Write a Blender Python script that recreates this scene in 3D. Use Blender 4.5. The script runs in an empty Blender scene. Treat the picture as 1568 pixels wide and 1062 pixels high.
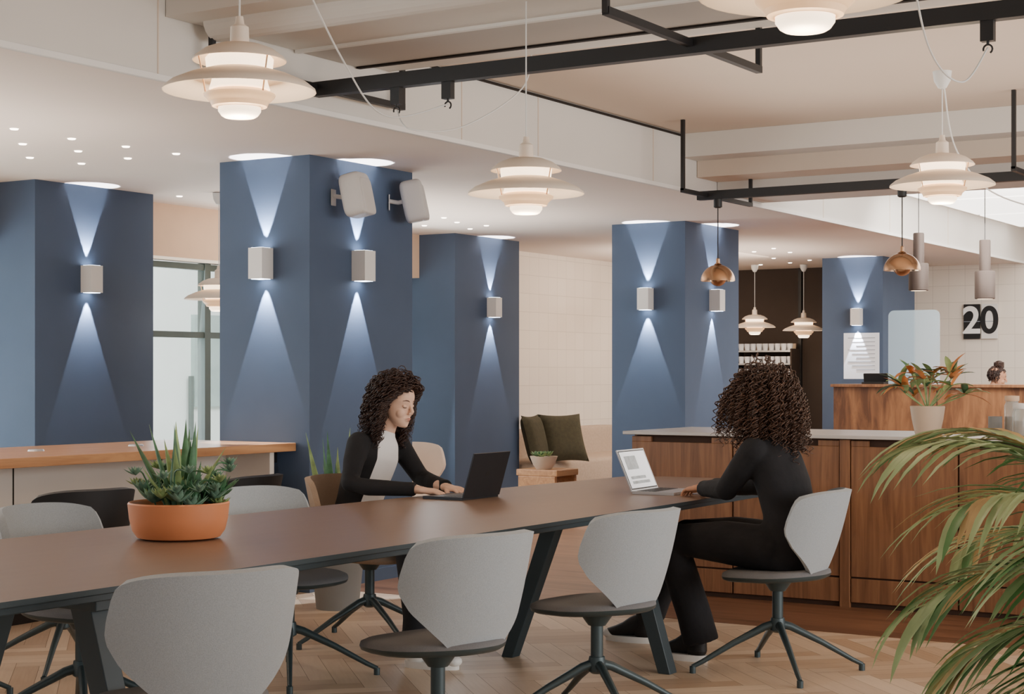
import bpy, math, random
from mathutils import Vector, Matrix, Euler, noise
R = random.Random(7)
V = Vector
scene = bpy.context.scene
COL = scene.collection

# ------------------------------------------------------------------ materials
def lin(c):
    return tuple(((x/255)/12.92 if x/255 <= 0.04045 else ((x/255+0.055)/1.055)**2.4) for x in c)
def newmat(name):
    m = bpy.data.materials.new(name); m.use_nodes = True
    nt = m.node_tree; b = nt.nodes['Principled BSDF']
    return m, nt, b
def N(nt, t, **kw):
    n = nt.nodes.new(t)
    for k, v in kw.items():
        setattr(n, k, v)
    return n
def L(nt, a, b): nt.links.new(a, b)
def mat(name, c, rough=0.6, metal=0.0, var=0.08, scale=6.0, bump=0.0, bscale=None, emit=None, es=0.0, alpha=None, trans=None, stretch=(1,1,1), sheen=0.0, spec=None):
    m, nt, b = newmat(name)
    c = lin(c)
    tc = N(nt, 'ShaderNodeTexCoord'); mp = N(nt, 'ShaderNodeMapping'); mp.inputs['Scale'].default_value = stretch
    L(nt, tc.outputs['Object'], mp.inputs['Vector'])
    nz = N(nt, 'ShaderNodeTexNoise'); nz.inputs['Scale'].default_value = scale; nz.inputs['Detail'].default_value = 4
    L(nt, mp.outputs[0], nz.inputs['Vector'])
    rp = N(nt, 'ShaderNodeValToRGB')
    rp.color_ramp.elements[0].position = 0.3; rp.color_ramp.elements[1].position = 0.7
    rp.color_ramp.elements[0].color = tuple(x*(1-var) for x in c)+(1,)
    rp.color_ramp.elements[1].color = tuple(min(1, x*(1+var)) for x in c)+(1,)
    L(nt, nz.outputs['Fac'], rp.inputs['Fac']); L(nt, rp.outputs['Color'], b.inputs['Base Color'])
    b.inputs['Roughness'].default_value = rough; b.inputs['Metallic'].default_value = metal
    if spec is not None: b.inputs['Specular IOR Level'].default_value = spec
    if sheen: b.inputs['Sheen Weight'].default_value = sheen
    if bump:
        n2 = N(nt, 'ShaderNodeTexNoise'); n2.inputs['Scale'].default_value = bscale or scale*8; n2.inputs['Detail'].default_value = 3
        L(nt, mp.outputs[0], n2.inputs['Vector'])
        bp = N(nt, 'ShaderNodeBump'); bp.inputs['Strength'].default_value = bump; bp.inputs['Distance'].default_value = 0.01
        L(nt, n2.outputs['Fac'], bp.inputs['Height']); L(nt, bp.outputs[0], b.inputs['Normal'])
    if emit:
        b.inputs['Emission Color'].default_value = lin(emit)+(1,); b.inputs['Emission Strength'].default_value = es
    if alpha is not None: b.inputs['Alpha'].default_value = alpha
    if trans is not None: b.inputs['Transmission Weight'].default_value = trans
    return m
def wood(name, c1, c2, stretch=(10,10,1), scale=2.0, rough=0.45, dist=3.0, wave=.2):
    m, nt, b = newmat(name)
    tc = N(nt, 'ShaderNodeTexCoord'); mp = N(nt, 'ShaderNodeMapping'); mp.inputs['Scale'].default_value = stretch
    L(nt, tc.outputs['Object'], mp.inputs['Vector'])
    nz = N(nt, 'ShaderNodeTexNoise'); nz.inputs['Scale'].default_value = scale; nz.inputs['Detail'].default_value = 8
    nz.inputs['Distortion'].default_value = dist*0.3; nz.inputs['Roughness'].default_value=.6
    L(nt, mp.outputs[0], nz.inputs['Vector'])
    n3 = N(nt, 'ShaderNodeTexNoise'); n3.inputs['Scale'].default_value = scale*.35; n3.inputs['Detail'].default_value=1
    L(nt, mp.outputs[0], n3.inputs['Vector'])
    m3 = N(nt,'ShaderNodeMath',operation='MULTIPLY'); m3.inputs[1].default_value=14.0*wave*5; L(nt,n3.outputs['Fac'],m3.inputs[0])
    sn = N(nt,'ShaderNodeMath',operation='SINE'); L(nt,m3.outputs[0],sn.inputs[0])
    mx = N(nt, 'ShaderNodeMath', operation='MULTIPLY_ADD'); mx.inputs[1].default_value = wave*.5
    L(nt, sn.outputs[0], mx.inputs[0]); L(nt, nz.outputs['Fac'], mx.inputs[2])
    rp = N(nt, 'ShaderNodeValToRGB'); rp.color_ramp.elements[0].position = 0.3; rp.color_ramp.elements[1].position = 0.7
    rp.color_ramp.elements[0].color = lin(c1)+(1,); rp.color_ramp.elements[1].color = lin(c2)+(1,)
    L(nt, mx.outputs[0], rp.inputs['Fac']); L(nt, rp.outputs['Color'], b.inputs['Base Color'])
    b.inputs['Roughness'].default_value = rough
    return m

M_blue = mat('blue_paint', (68,84,108), 0.75, var=0.05, scale=2.5, bump=0.02, bscale=60)
M_ceil = mat('ceiling_paint', (234,222,212), 0.9, var=0.02, scale=1)
M_ceil_hi = mat('upper_ceiling_paint', (214,198,182), 0.9, var=0.02, scale=1)
M_fascia = mat('fascia_paint', (218,214,208), 0.85, var=0.03, scale=1)
M_white = mat('white_wall_paint', (236,234,230), 0.8, var=0.02, scale=1)
M_black = mat('black_metal', (24,24,26), 0.5, var=0.1)
M_base = mat('chair_base_metal', (60,74,78), 0.4, 0.3, var=0.05)
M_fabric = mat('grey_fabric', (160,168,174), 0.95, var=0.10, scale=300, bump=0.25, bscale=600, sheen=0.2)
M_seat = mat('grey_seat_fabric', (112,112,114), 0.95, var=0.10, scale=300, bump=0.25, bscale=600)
M_blackfab = mat('black_chair_shell', (26,26,29), 0.6, var=0.1)
M_cream = mat('cream_shell', (230,208,188), 0.6, var=0.03)
M_tanfab = mat('tan_fabric', (160,138,118), 0.9, var=0.1, scale=260, bump=0.3, bscale=500)
M_table = mat('table_brown', (122,98,80), 0.38, var=0.04, scale=3, stretch=(1,6,1))
M_tedge = mat('table_dark_edge', (46,60,66), 0.45, var=0.05)
M_shade = mat('lamp_shade_white', (234,218,200), 0.55, var=0.01)
M_glow = mat('lamp_inner_glow', (255,240,220), 0.5, var=0.0, emit=(255,226,188), es=3.4)
M_shadewarm = mat('lamp_shade_lit', (240,205,165), 0.5, var=0.01, emit=(255,200,145), es=0.6)
M_cable = mat('white_cable', (225,225,222), 0.5, var=0.0)
M_brass = mat('brass_metal', (206,168,134), 0.25, 1.0, var=0.04)
M_bronze = mat('bronze_metal', (70,58,52), 0.55, 0.4, var=0.05)
M_wl = mat('wall_lamp_white', (225,222,218), 0.5, var=0.01)
M_wlglow = mat('wall_lamp_lens', (255,255,255), 0.5, var=0, emit=(225,238,255), es=14)
M_dot = mat('downlight_lens', (255,255,255), 0.5, var=0, emit=(255,240,220), es=12)
M_orange = mat('terracotta_glaze', (208,132,88), 0.45, var=0.06, scale=5)
M_soil = mat('soil', (52,40,32), 0.95, var=0.3, scale=80, bump=0.6)
M_leafA = mat('leaf_green', (66,108,74), 0.5, var=0.35, scale=25)
M_leafB = mat('leaf_bluegreen', (104,138,118), 0.55, var=0.3, scale=25)
M_leafC = mat('leaf_light_green', (136,160,104), 0.5, var=0.3, scale=20)
M_leafO = mat('leaf_orange', (204,130,72), 0.5, var=0.4, scale=18)
M_palm = mat('palm_green', (84,132,78), 0.45, var=0.3, scale=8)
M_palmL = mat('palm_light', (158,182,132), 0.45, var=0.25, scale=8)
M_palmY = mat('palm_dry_tip', (196,170,120), 0.6, var=0.2, scale=8)
M_pot = mat('pot_clay_beige', (200,178,156), 0.7, var=0.05)
M_potw = mat('pot_grey', (130,130,128), 0.7, var=0.05)
M_wood = wood('walnut_veneer', (104,68,45), (150,106,73), (16,16,1.0), 1.6, wave=.06)
M_woodfig = wood('figured_veneer', (92,58,36), (150,104,68), (5,5,1.0), 2.2, dist=4, wave=.25)
M_woodtop = wood('oak_counter', (160,110,72), (204,154,108), (1,14,14), 1.5, 0.35, wave=.05)
M_stone = mat('stone_top', (196,192,188), 0.3, var=0.04, scale=8)
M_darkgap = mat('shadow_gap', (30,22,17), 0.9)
M_woodgap = mat('wood_recess', (62,40,27), 0.8)
M_floorgap = mat('floor_gap', (104,80,58), 0.9)
M_darkwall = mat('dark_brown_wall', (56,45,39), 0.8, var=0.05)
M_bulk = mat('warm_bulkhead', (222,190,160), 0.8, var=0.03)
M_sofa = mat('sofa_fabric', (172,152,134), 0.95, var=0.08, scale=40, bump=0.2)
M_cush = mat('olive_cushion', (66,61,42), 0.95, var=0.15, scale=30, bump=0.3)
M_chrome = mat('silver_laptop', (190,192,196), 0.35, 0.7, var=0.02)
M_dlap = mat('dark_laptop', (44,46,52), 0.4, 0.5, var=0.02)
M_key = mat('keys_dark', (30,30,32), 0.5)
M_screen = mat('screen_white', (235,238,240), 0.3, var=0, emit=(235,240,245), es=0.7)
M_screenimg = mat('screen_picture', (150,160,165), 0.3, var=0.4, scale=30, emit=(150,160,165), es=0.3)
M_paper = mat('paper', (232,236,244), 0.9, var=0.01)
M_ink = mat('ink_grey', (140,146,156), 0.9)
M_acr = mat('acrylic', (200,225,240), 0.05, var=0, alpha=0.35)
M_glass = mat('glass_tint', (215,228,224), 0.05, var=0, alpha=0.08)
M_frame = mat('window_frame_green', (84,96,92), 0.6)
M_ext = mat('exterior_render', (224,230,226), 0.9, var=0.05, scale=2)
M_extd = mat('exterior_window', (150,168,164), 0.4, var=0.1)
M_skin = mat('skin', (226,186,162), 0.55, var=0.03, scale=20)
M_skin2 = mat('skin_warm', (196,144,114), 0.55, var=0.04, scale=20)
M_lips = mat('lips', (190,120,108), 0.5)
M_brow = mat('eyebrow', (92,64,50), 0.8)
M_hair1 = mat('hair_dark_brown', (50,30,23), 0.45, var=0.35, scale=60)
M_hair2 = mat('hair_curly_brown', (76,53,41), 0.45, var=0.5, scale=40)
M_dark = mat('near_black', (16,14,14), 0.6)
M_bclo = mat('black_clothes', (22,22,26), 0.92, var=0.25, scale=12, bump=0.5, bscale=14)
M_shoew = mat('shoe_white', (232,230,226), 0.6, var=0.03)
M_plastic = mat('speaker_plastic', (206,202,198), 0.5, var=0.02)

def perforated():
    m, nt, b = newmat('perforated_panel')
    tc = N(nt,'ShaderNodeTexCoord'); vo = N(nt,'ShaderNodeTexVoronoi'); vo.inputs['Scale'].default_value=45; vo.inputs['Randomness'].default_value=0
    L(nt, tc.outputs['Object'], vo.inputs['Vector'])
    rp = N(nt,'ShaderNodeValToRGB'); rp.color_ramp.elements[0].position=0.28; rp.color_ramp.elements[1].position=0.34
    rp.color_ramp.elements[0].color=lin((120,114,108))+(1,); rp.color_ramp.elements[1].color=lin((190,184,177))+(1,)
    L(nt, vo.outputs['Distance'], rp.inputs['Fac']); L(nt, rp.outputs[0], b.inputs['Base Color']); b.inputs['Roughness'].default_value=.8
    return m
M_perf = perforated()
def tiles():
    m, nt, b = newmat('cream_tiles')
    tc = N(nt,'ShaderNodeTexCoord'); sp = N(nt,'ShaderNodeSeparateXYZ'); cb = N(nt,'ShaderNodeCombineXYZ')
    L(nt, tc.outputs['Object'], sp.inputs[0])
    ad = N(nt,'ShaderNodeMath',operation='ADD'); L(nt, sp.outputs[0], ad.inputs[0]); L(nt, sp.outputs[1], ad.inputs[1])
    L(nt, ad.outputs[0], cb.inputs[0]); L(nt, sp.outputs[2], cb.inputs[1])
    br = N(nt,'ShaderNodeTexBrick'); br.offset=0.0; br.inputs['Scale'].default_value=1; br.inputs['Brick Width'].default_value=0.2; br.inputs['Row Height'].default_value=0.2
    br.inputs['Mortar Size'].default_value=0.003
    br.inputs['Color1'].default_value=lin((228,216,202))+(1,); br.inputs['Color2'].default_value=lin((232,221,207))+(1,); br.inputs['Mortar'].default_value=lin((206,194,180))+(1,)
    L(nt, cb.outputs[0], br.inputs['Vector']); L(nt, br.outputs['Color'], b.inputs['Base Color']); b.inputs['Roughness'].default_value=.5
    return m
M_tile = tiles()

# ------------------------------------------------------------------ mesh builder
class B:
    def __init__(s): s.v=[]; s.f=[]; s.mi=[]; s.mats=[]
    def m(s, mt):
        if mt not in s.mats: s.mats.append(mt)
        return s.mats.index(mt)
    def add(s, vs, fs, mt):
        o=len(s.v); k=s.m(mt)
        s.v += [tuple(x) for x in vs]
        for f in fs: s.f.append([i+o for i in f]); s.mi.append(k)
    def box(s, lo, hi, mt, M=None):
        x0,y0,z0=lo; x1,y1,z1=hi
        vs=[V(p) for p in ((x0,y0,z0),(x1,y0,z0),(x1,y1,z0),(x0,y1,z0),(x0,y0,z1),(x1,y0,z1),(x1,y1,z1),(x0,y1,z1))]
        if M: vs=[M@p for p in vs]
        s.add(vs,[(0,3,2,1),(4,5,6,7),(0,1,5,4),(1,2,6,5),(2,3,7,6),(3,0,4,7)],mt)
    def prism(s, outline, z0, z1, mt, mt2=None, M=None):
        n=len(outline)
        a=[V((p[0],p[1],z0)) for p in outline]+[V((p[0],p[1],z1)) for p in outline]
        if M: a=[M@p for p in a]
        s.add(a,[tuple(range(n-1,-1,-1))]+[(i,(i+1)%n,n+(i+1)%n,n+i) for i in range(n)],mt2 or mt)
        s.add(a[n:],[tuple(range(n))],mt)
    def tube(s, pts, rad, mt, n=10, side=None, cap=True):
        pts=[V(p) for p in pts]; k=len(pts)
        if not isinstance(rad,(list,tuple)): rad=[rad]*k
        T=[]
        for i in range(k):
            t=(pts[min(i+1,k-1)]-pts[max(i-1,0)])
            T.append(t.normalized() if t.length>1e-9 else V((0,0,1)))
        if side is None:
            side=V((1,0,0)) if abs(T[0].x)<0.8 else V((0,1,0))
        side=V(side); vs=[]
        for i in range(k):
            side=(side-T[i]*side.dot(T[i]))
            side=side.normalized() if side.length>1e-6 else T[i].orthogonal().normalized()
            o=T[i].cross(side)
            r=rad[i]; a,b=(r if isinstance(r,(tuple,list)) else (r,r))
            for j in range(n):
                q=2*math.pi*j/n
                vs.append(pts[i]+side*(a*math.cos(q))+o*(b*math.sin(q)))
        fs=[]
        for i in range(k-1):
            for j in range(n):
                fs.append((i*n+j,i*n+(j+1)%n,(i+1)*n+(j+1)%n,(i+1)*n+j))
        if cap:
            fs.append(tuple(range(n-1,-1,-1))); fs.append(tuple((k-1)*n+j for j in range(n)))
        s.add(vs,fs,mt)
    def cyl(s,a,b,r,mt,n=16,r2=None): s.tube([a,b],[r,r if r2 is None else r2],mt,n)
    def lathe(s, prof, c, mt, n=36, M=None):
        c=V(c); vs=[]
        for r,z in prof:
            for j in range(n):
                q=2*math.pi*j/n; p=V((r*math.cos(q),r*math.sin(q),z))
                if M: p=M@p
                vs.append(p+c)
        fs=[]
        for i in range(len(prof)-1):
            for j in range(n): fs.append((i*n+j,i*n+(j+1)%n,(i+1)*n+(j+1)%n,(i+1)*n+j))
        s.add(vs,fs,mt)
    def sup(s, c, r, mt, e=1.0, e2=None, nu=24, nv=14, M=None):
        c=V(c); e2=e if e2 is None else e2
        sp=lambda w,p: math.copysign(abs(w)**p,w)
        vs=[];
        for i in range(nv+1):
            ph=-math.pi/2+math.pi*i/nv
            for j in range(nu):
                th=2*math.pi*j/nu
                p=V((r[0]*sp(math.cos(ph),e)*sp(math.cos(th),e2), r[1]*sp(math.cos(ph),e)*sp(math.sin(th),e2), r[2]*sp(math.sin(ph),e)))
                if M: p=M@p
                vs.append(p+c)
        fs=[]
        for i in range(nv):
            for j in range(nu): fs.append((i*nu+j,i*nu+(j+1)%nu,(i+1)*nu+(j+1)%nu,(i+1)*nu+j))
        s.add(vs,fs,mt)
    def sheet(s, fn, nu, nv, mt, th=0.0):
        P=[[fn(i/nu,j/nv) for j in range(nv+1)] for i in range(nu+1)]
        def nrm(i,j):
            a=P[min(i+1,nu)][j]-P[max(i-1,0)][j]; b=P[i][min(j+1,nv)]-P[i][max(j-1,0)]
            n=a.cross(b); return n.normalized() if n.length>1e-9 else V((0,0,1))
        w=nv+1
        vs=[]; 
        if th<=0:
            for i in range(nu+1):
                for j in range(nv+1): vs.append(P[i][j])
            fs=[(i*w+j,(i+1)*w+j,(i+1)*w+j+1,i*w+j+1) for i in range(nu) for j in range(nv)]
            s.add(vs,fs,mt); return
        for sg in (1,-1):
            for i in range(nu+1):
                for j in range(nv+1):
                    vs.append(P[i][j]+nrm(i,j)*sg*th/2)
        o=(nu+1)*w
        fs=[(i*w+j,(i+1)*w+j,(i+1)*w+j+1,i*w+j+1) for i in range(nu) for j in range(nv)]
        fs+=[(o+i*w+j,o+i*w+j+1,o+(i+1)*w+j+1,o+(i+1)*w+j) for i in range(nu) for j in range(nv)]
        for i in range(nu):
            fs.append((i*w,o+i*w,o+(i+1)*w,(i+1)*w)); fs.append((i*w+nv,(i+1)*w+nv,o+(i+1)*w+nv,o+i*w+nv))
        for j in range(nv):
            fs.append((j,j+1,o+j+1,o+j)); fs.append((nu*w+j,o+nu*w+j,o+nu*w+j+1,nu*w+j+1))
        s.add(vs,fs,mt)
    def mesh(s, name, smooth=True, ang=40):
        me=bpy.data.meshes.new(name); me.from_pydata(s.v,[],s.f)
        for mt in s.mats: me.materials.append(mt)
        me.polygons.foreach_set('material_index', s.mi)
        me.update(); 
        if smooth:
            me.shade_smooth()
            try: me.set_sharp_from_angle(angle=math.radians(ang))
            except Exception: pass
        return me
    def obj(s, name, loc=(0,0,0), rz=0, parent=None, smooth=True, ang=40, bevel=0, subsurf=0, recenter=False):
        if recenter:
            loc=V(loc) if any(loc) else sum((V(p) for p in s.v),V())/len(s.v)
            s.v=[tuple(V(p)-loc) for p in s.v]
        o=bpy.data.objects.new(name, s.mesh(name,smooth,ang)); COL.objects.link(o)
        o.location=loc; o.rotation_euler=(0,0,rz)
        if parent: o.parent=parent
        if bevel:
            md=o.modifiers.new('bevel','BEVEL'); md.width=bevel; md.segments=2; md.limit_method='ANGLE'; md.angle_limit=math.radians(50)
        return o
def empty(name, loc=(0,0,0), rz=0):
    e=bpy.data.objects.new(name,None); COL.objects.link(e); e.location=loc; e.rotation_euler=(0,0,rz); e.empty_display_size=.1
    return e
def settle(root,loc):
    root.location=loc
    for c in root.children: c.location=V(c.location)-V(loc)
def child(me, name, parent):
    o=bpy.data.objects.new(name, me); COL.objects.link(o); o.parent=parent; return o
def realize(o):
    bpy.context.view_layer.update()
    dg=bpy.context.evaluated_depsgraph_get()
    me=bpy.data.meshes.new_from_object(o.evaluated_get(dg))
    o.modifiers.clear(); o.data=me; me.shade_smooth(); return o
def remesh(b, name, vox, sm=6, parent=None, fac=.5):
    o=b.obj(name,parent=parent)
    md=o.modifiers.new('r','REMESH'); md.mode='VOXEL'; md.voxel_size=vox
    if sm:
        ms=o.modifiers.new('s','SMOOTH'); ms.iterations=sm; ms.factor=fac
    m0=b.mats[0]; realize(o)
    if not o.data.materials: o.data.materials.append(m0)
    o.data.polygons.foreach_set('material_index',[0]*len(o.data.polygons))
    return o

# ------------------------------------------------------------------ camera
H=1.32
cam=bpy.data.cameras.new('camera'); co=bpy.data.objects.new('camera',cam); COL.objects.link(co)
co.location=(0,0,H); co.rotation_euler=(math.radians(90),0,math.radians(-58.0))
cam.lens=58.22; cam.sensor_width=36; cam.shift_y=0.0268; cam.clip_start=0.05; cam.clip_end=200
scene.camera=co
cd,sd=.848,.530

# ------------------------------------------------------------------ floor
def floor():
    W=0.105; Lp=6*W; g=0.0008
    b=B()
    b.box((-4,-6,-0.12),(22,9.6,-0.003),M_floorgap)
    vs=[];fs=[];rn=[];uv=[]
    c=math.cos(math.pi/4)
    def addp(x,y,lx,ly,ang):
        cx,cy=x+lx/2,y+ly/2
        wx,wy=(cx-cy)*c,(cx+cy)*c
        wx+=3; 
        if not(0.6<wx<8.3 and 0.3<wy<9.5): return
        q=[(x+g,y+g),(x+lx-g,y+g),(x+lx-g,y+ly-g),(x+g,y+ly-g)]
        o=len(vs)
        for a,bb in q: vs.append(((a-bb)*c+3,(a+bb)*c,0.0))
        fs.append((o,o+1,o+2,o+3)); rn.append(R.random())
        off=R.random()*50
        if lx>ly: uv.extend([(off,0),(off+Lp,0),(off+Lp,W),(off,W)])
        else: uv.extend([(off,0),(off,W),(off+Lp,W),(off+Lp,0)])
    for k in range(-60,140):
        for m in range(-14,14):
            x0=k*W+2*Lp*m; y0=k*W
            addp(x0,y0,Lp,W,0); addp(x0,y0+W,W,Lp,1)
    m,nt,bs=newmat('herringbone_oak')
    at=N(nt,'ShaderNodeAttribute'); at.attribute_name='rnd'
    uvn=N(nt,'ShaderNodeUVMap'); mp=N(nt,'ShaderNodeMapping'); mp.inputs['Scale'].default_value=(1.5,26,1)
    L(nt,uvn.outputs[0],mp.inputs[0]); nz=N(nt,'ShaderNodeTexNoise'); nz.inputs['Scale'].default_value=3; nz.inputs['Detail'].default_value=5
    L(nt,mp.outputs[0],nz.inputs['Vector'])
    ad=N(nt,'ShaderNodeMath',operation='MULTIPLY_ADD'); ad.inputs[1].default_value=.65; L(nt,at.outputs['Fac'],ad.inputs[0])
    m2=N(nt,'ShaderNodeMath',operation='MULTIPLY'); m2.inputs[1].default_value=.4; L(nt,nz.outputs['Fac'],m2.inputs[0]); L(nt,m2.outputs[0],ad.inputs[2])
    rp=N(nt,'ShaderNodeValToRGB'); rp.color_ramp.elements[0].position=.1; rp.color_ramp.elements[1].position=.95
    rp.color_ramp.elements[0].color=lin((180,150,120))+(1,); rp.color_ramp.elements[1].color=lin((230,208,182))+(1,)
    L(nt,ad.outputs[0],rp.inputs[0]); L(nt,rp.outputs[0],bs.inputs['Base Color']); bs.inputs['Roughness'].default_value=.38
    b.box((-4,-6,-0.003),(0.9,9.5,-0.001),m); b.box((0.9,-6,-0.003),(8.1,0.6,-0.001),m)
    n0=len(b.f); b.add(vs,fs,m)
    md=wood('dark_floor_boards',(96,66,48),(132,94,70),(14,1,1),1.5,.4)
    b.box((8.06,-6,-0.003),(20,9.4,0.001),md)
    me=b.mesh('floor',smooth=False)
    a=me.attributes.new('rnd','FLOAT','FACE'); vals=[.5]*len(b.f)
    for i,r in enumerate(rn): vals[n0+i]=r
    a.data.foreach_set('value',vals)
    ul=me.uv_layers.new(name='UVMap')
    for p in me.polygons:
        if n0<=p.index<n0+len(rn):
            for q,l in enumerate(p.loop_indices): ul.data[l].uv=uv[(p.index-n0)*4+q]
    o=bpy.data.objects.new('floor',me); COL.objects.link(o)
floor()

# ------------------------------------------------------------------ shell
CZ=2.65; UZ=3.05
b=B(); b.box((-4,5.3,CZ),(20.2,9.6,3.3),M_ceil)
b.obj('ceiling',smooth=False)
b=B(); b.box((-4,-6,UZ),(12.2,5.3,3.3),M_ceil_hi); b.box((12.2,-6,UZ),(20.2,5.3,3.3),M_white)
b.obj('ceiling_upper',smooth=False)
b=B()
b.box((-4,5.28,CZ-.012),(20,5.30,UZ),M_fascia)
b.box((-4,5.262,CZ-.014),(20,5.28,CZ+.012),M_white)
for u in (1.5,3.6,5.45,7.9,8.75,10.3,13.5,15.2,17): b.box((u,5.277,CZ+.015),(u+.008,5.281,UZ),M_ceil_hi)
b.box((7.2,5.26,UZ-.02),(10.75,5.283,UZ-.008),M_darkgap)
b.obj('trim_1',smooth=False)
b=B(); b.box((5.5,-5,2.93),(6.42,5.275,UZ-.001),M_fascia); b.box((6.42,-5,2.925),(6.92,5.275,UZ-.001),M_perf)
b.box((6.92,-5,2.945),(7.2,5.275,UZ-.001),M_fascia); b.box((6.40,-5,2.915),(6.43,5.27,2.93),M_white); b.box((6.90,-5,2.915),(6.93,5.27,2.93),M_darkgap)  # last strip is dark-coloured to draw the shadow line beside the grille
b.cyl((5.75,-5,2.94),(5.75,5.2,2.94),.09,M_fascia,20)
b.obj('trim_2',smooth=False)
b=B(); b.box((10.75,-5,2.88),(12.2,5.275,UZ-.001),M_fascia); b.box((11.0,-5,2.76),(12.2,5.275,2.88),M_ceil_hi); b.box((11.35,-5,2.68),(12.2,5.275,2.76),M_fascia)
b.obj('trim_3',smooth=False)
M_lum=mat('luminous_ceiling',(250,248,244),.8,var=0,emit=(255,250,242),es=3.6)
b=B()
for i in range(4):
    for j in range(3):
        b.box((12.6+i*1.7,-0.6+j*1.95,UZ-.03),(14.2+i*1.7,1.25+j*1.95,UZ-.001),M_lum)
b.obj('ceiling_light_panels',smooth=False)
wb=B()
wb.box((14.05,9.4,0),(20.2,9.6,CZ),M_tile)
wb.box((-4,9.4,0),(14.05,9.6,.35),M_white)
wb.box((-4,9.4,2.24),(14.05,9.6,CZ),M_ceil)
wb.obj('wall_back',smooth=False)
b=B(); b.box((9.0,9.13,2.24),(12.94,9.41,CZ),M_bulk); b.box((-3,9.13,2.24),(7.84,9.41,CZ),M_bulk); b.obj('trim_4',smooth=False)
b=B(); b.box((19.5,6.95,0),(19.7,9.4,CZ),M_darkwall); b.box((19.46,7.9,0),(19.5,7.94,CZ),M_black); b.obj('wall_kitchen',smooth=False)
b=B(); b.box((20,-6,0),(20.2,6.95,UZ),M_tile)
b.obj('wall_far',smooth=False)
for k,(a,c) in enumerate(((9.0,12.94),(-3.5,7.84))):
    b=B()
    n=max(2,int((c-a)/1.3)); 
    for i in range(n+1):
        u=a+(c-a)*i/n; b.box((u-.035,9.42,.35),(u+.035,9.5,2.24),M_frame)
    for z in (.35,1.62,2.18): b.box((a,9.43,z),(c,9.49,z+.05),M_frame)
    b.box((a,9.45,.4),(c,9.46,2.2),M_glass)
    b.obj('window_%d'%(k+1),smooth=False)
b=B(); b.box((-8,15,-1),(30,15.4,2.9),M_ext)
for i in range(18):
    b.box((-7+i*2.1,14.93,.9),(-5.8+i*2.1,15,2.1),M_extd)
for i in range(40): b.box((-8+i*1,14.9,.2),(-7.95+i*1,14.95,1.3),M_frame)
b.box((-8,9.6,-1),(30,15,-.15),M_ext)
b.obj('exterior_building_facade',smooth=False)

def column(u,v,w=1.1,d=.7,name='blue_column'):
    b=B(); b.box((0,0,0),(w,d,CZ),M_blue)
    b.box((-.006,-.006,0),(w+.006,d,.08),M_blue)
    b.obj(name,(u,v,0),smooth=False)
column(7.85,8.74,1.13,.66); column(7.85,6.35,1.07,.72)
column(12.94,8.72,1.15,.68); column(12.96,6.33,1.12,.72); column(18.0,6.33,1.1,.72)

# ------------------------------------------------------------------ wall lamps
def wall_lamp(u,v,face,z=1.99,e=130):
    b=B(); w,d,h=.055,.105,.095
    b.box((-w,-d,-h),(w,-.0,-h+.19),M_wl)
    b.box((-w+.012,-d+.012,h),(w-.012,-.012,h+.002),M_wlglow); b.box((-w+.012,-d+.012,-h-.002),(w-.012,-.012,-h),M_wlglow)
    rz=0 if face=='v' else -math.pi/2
    o=b.obj('wall_lamp',(u,v,z),rz,smooth=False,bevel=.003)
    for sg in (1,-1):
        l=bpy.data.lights.new('wall_lamp_beam','SPOT'); l.energy=e; l.color=(.84,.89,1.0); l.spot_size=math.radians(42); l.spot_blend=.06; l.shadow_soft_size=.006
        lo=bpy.data.objects.new('beam',l); COL.objects.link(lo); lo.parent=o
        lo.location=(0,-.028,sg*(h+.006)); lo.rotation_euler=(math.pi if sg>0 else 0,0,0)
wall_lamp(8.32,8.74,'v'); wall_lamp(8.32,6.35,'v',2.0); wall_lamp(7.85,6.69,'u',2.0)
wall_lamp(13.55,8.72,'v',1.97); wall_lamp(12.96,6.69,'u',1.98); wall_lamp(13.5,6.33,'v',1.98); wall_lamp(18.0,6.62,'u',1.97)

b=B()
pts=[(22,197),(35,220),(46,241),(110,212),(120,231),(125,250),(193,224),(196,242),(270,235),(275,300),(630,325),(680,333),(700,340),(745,345),(1155,385),(1185,380),(1210,386),(1185,395),(1210,402),(1240,398),(1165,405),(1250,410),(650,345),(720,350)]
for px,py in pts:
    D=(CZ-H)*2536/(573-py); la=(px-784)/2536*D
    u=D*cd+la*sd; v=D*sd-la*cd
    if v<5.45: continue
    b.lathe([(.0001,-.003),(.015,-.003),(.02,-.006),(.024,0)],(u,v,CZ),M_dot,14)
b.obj('ceiling_downlights')

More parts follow.
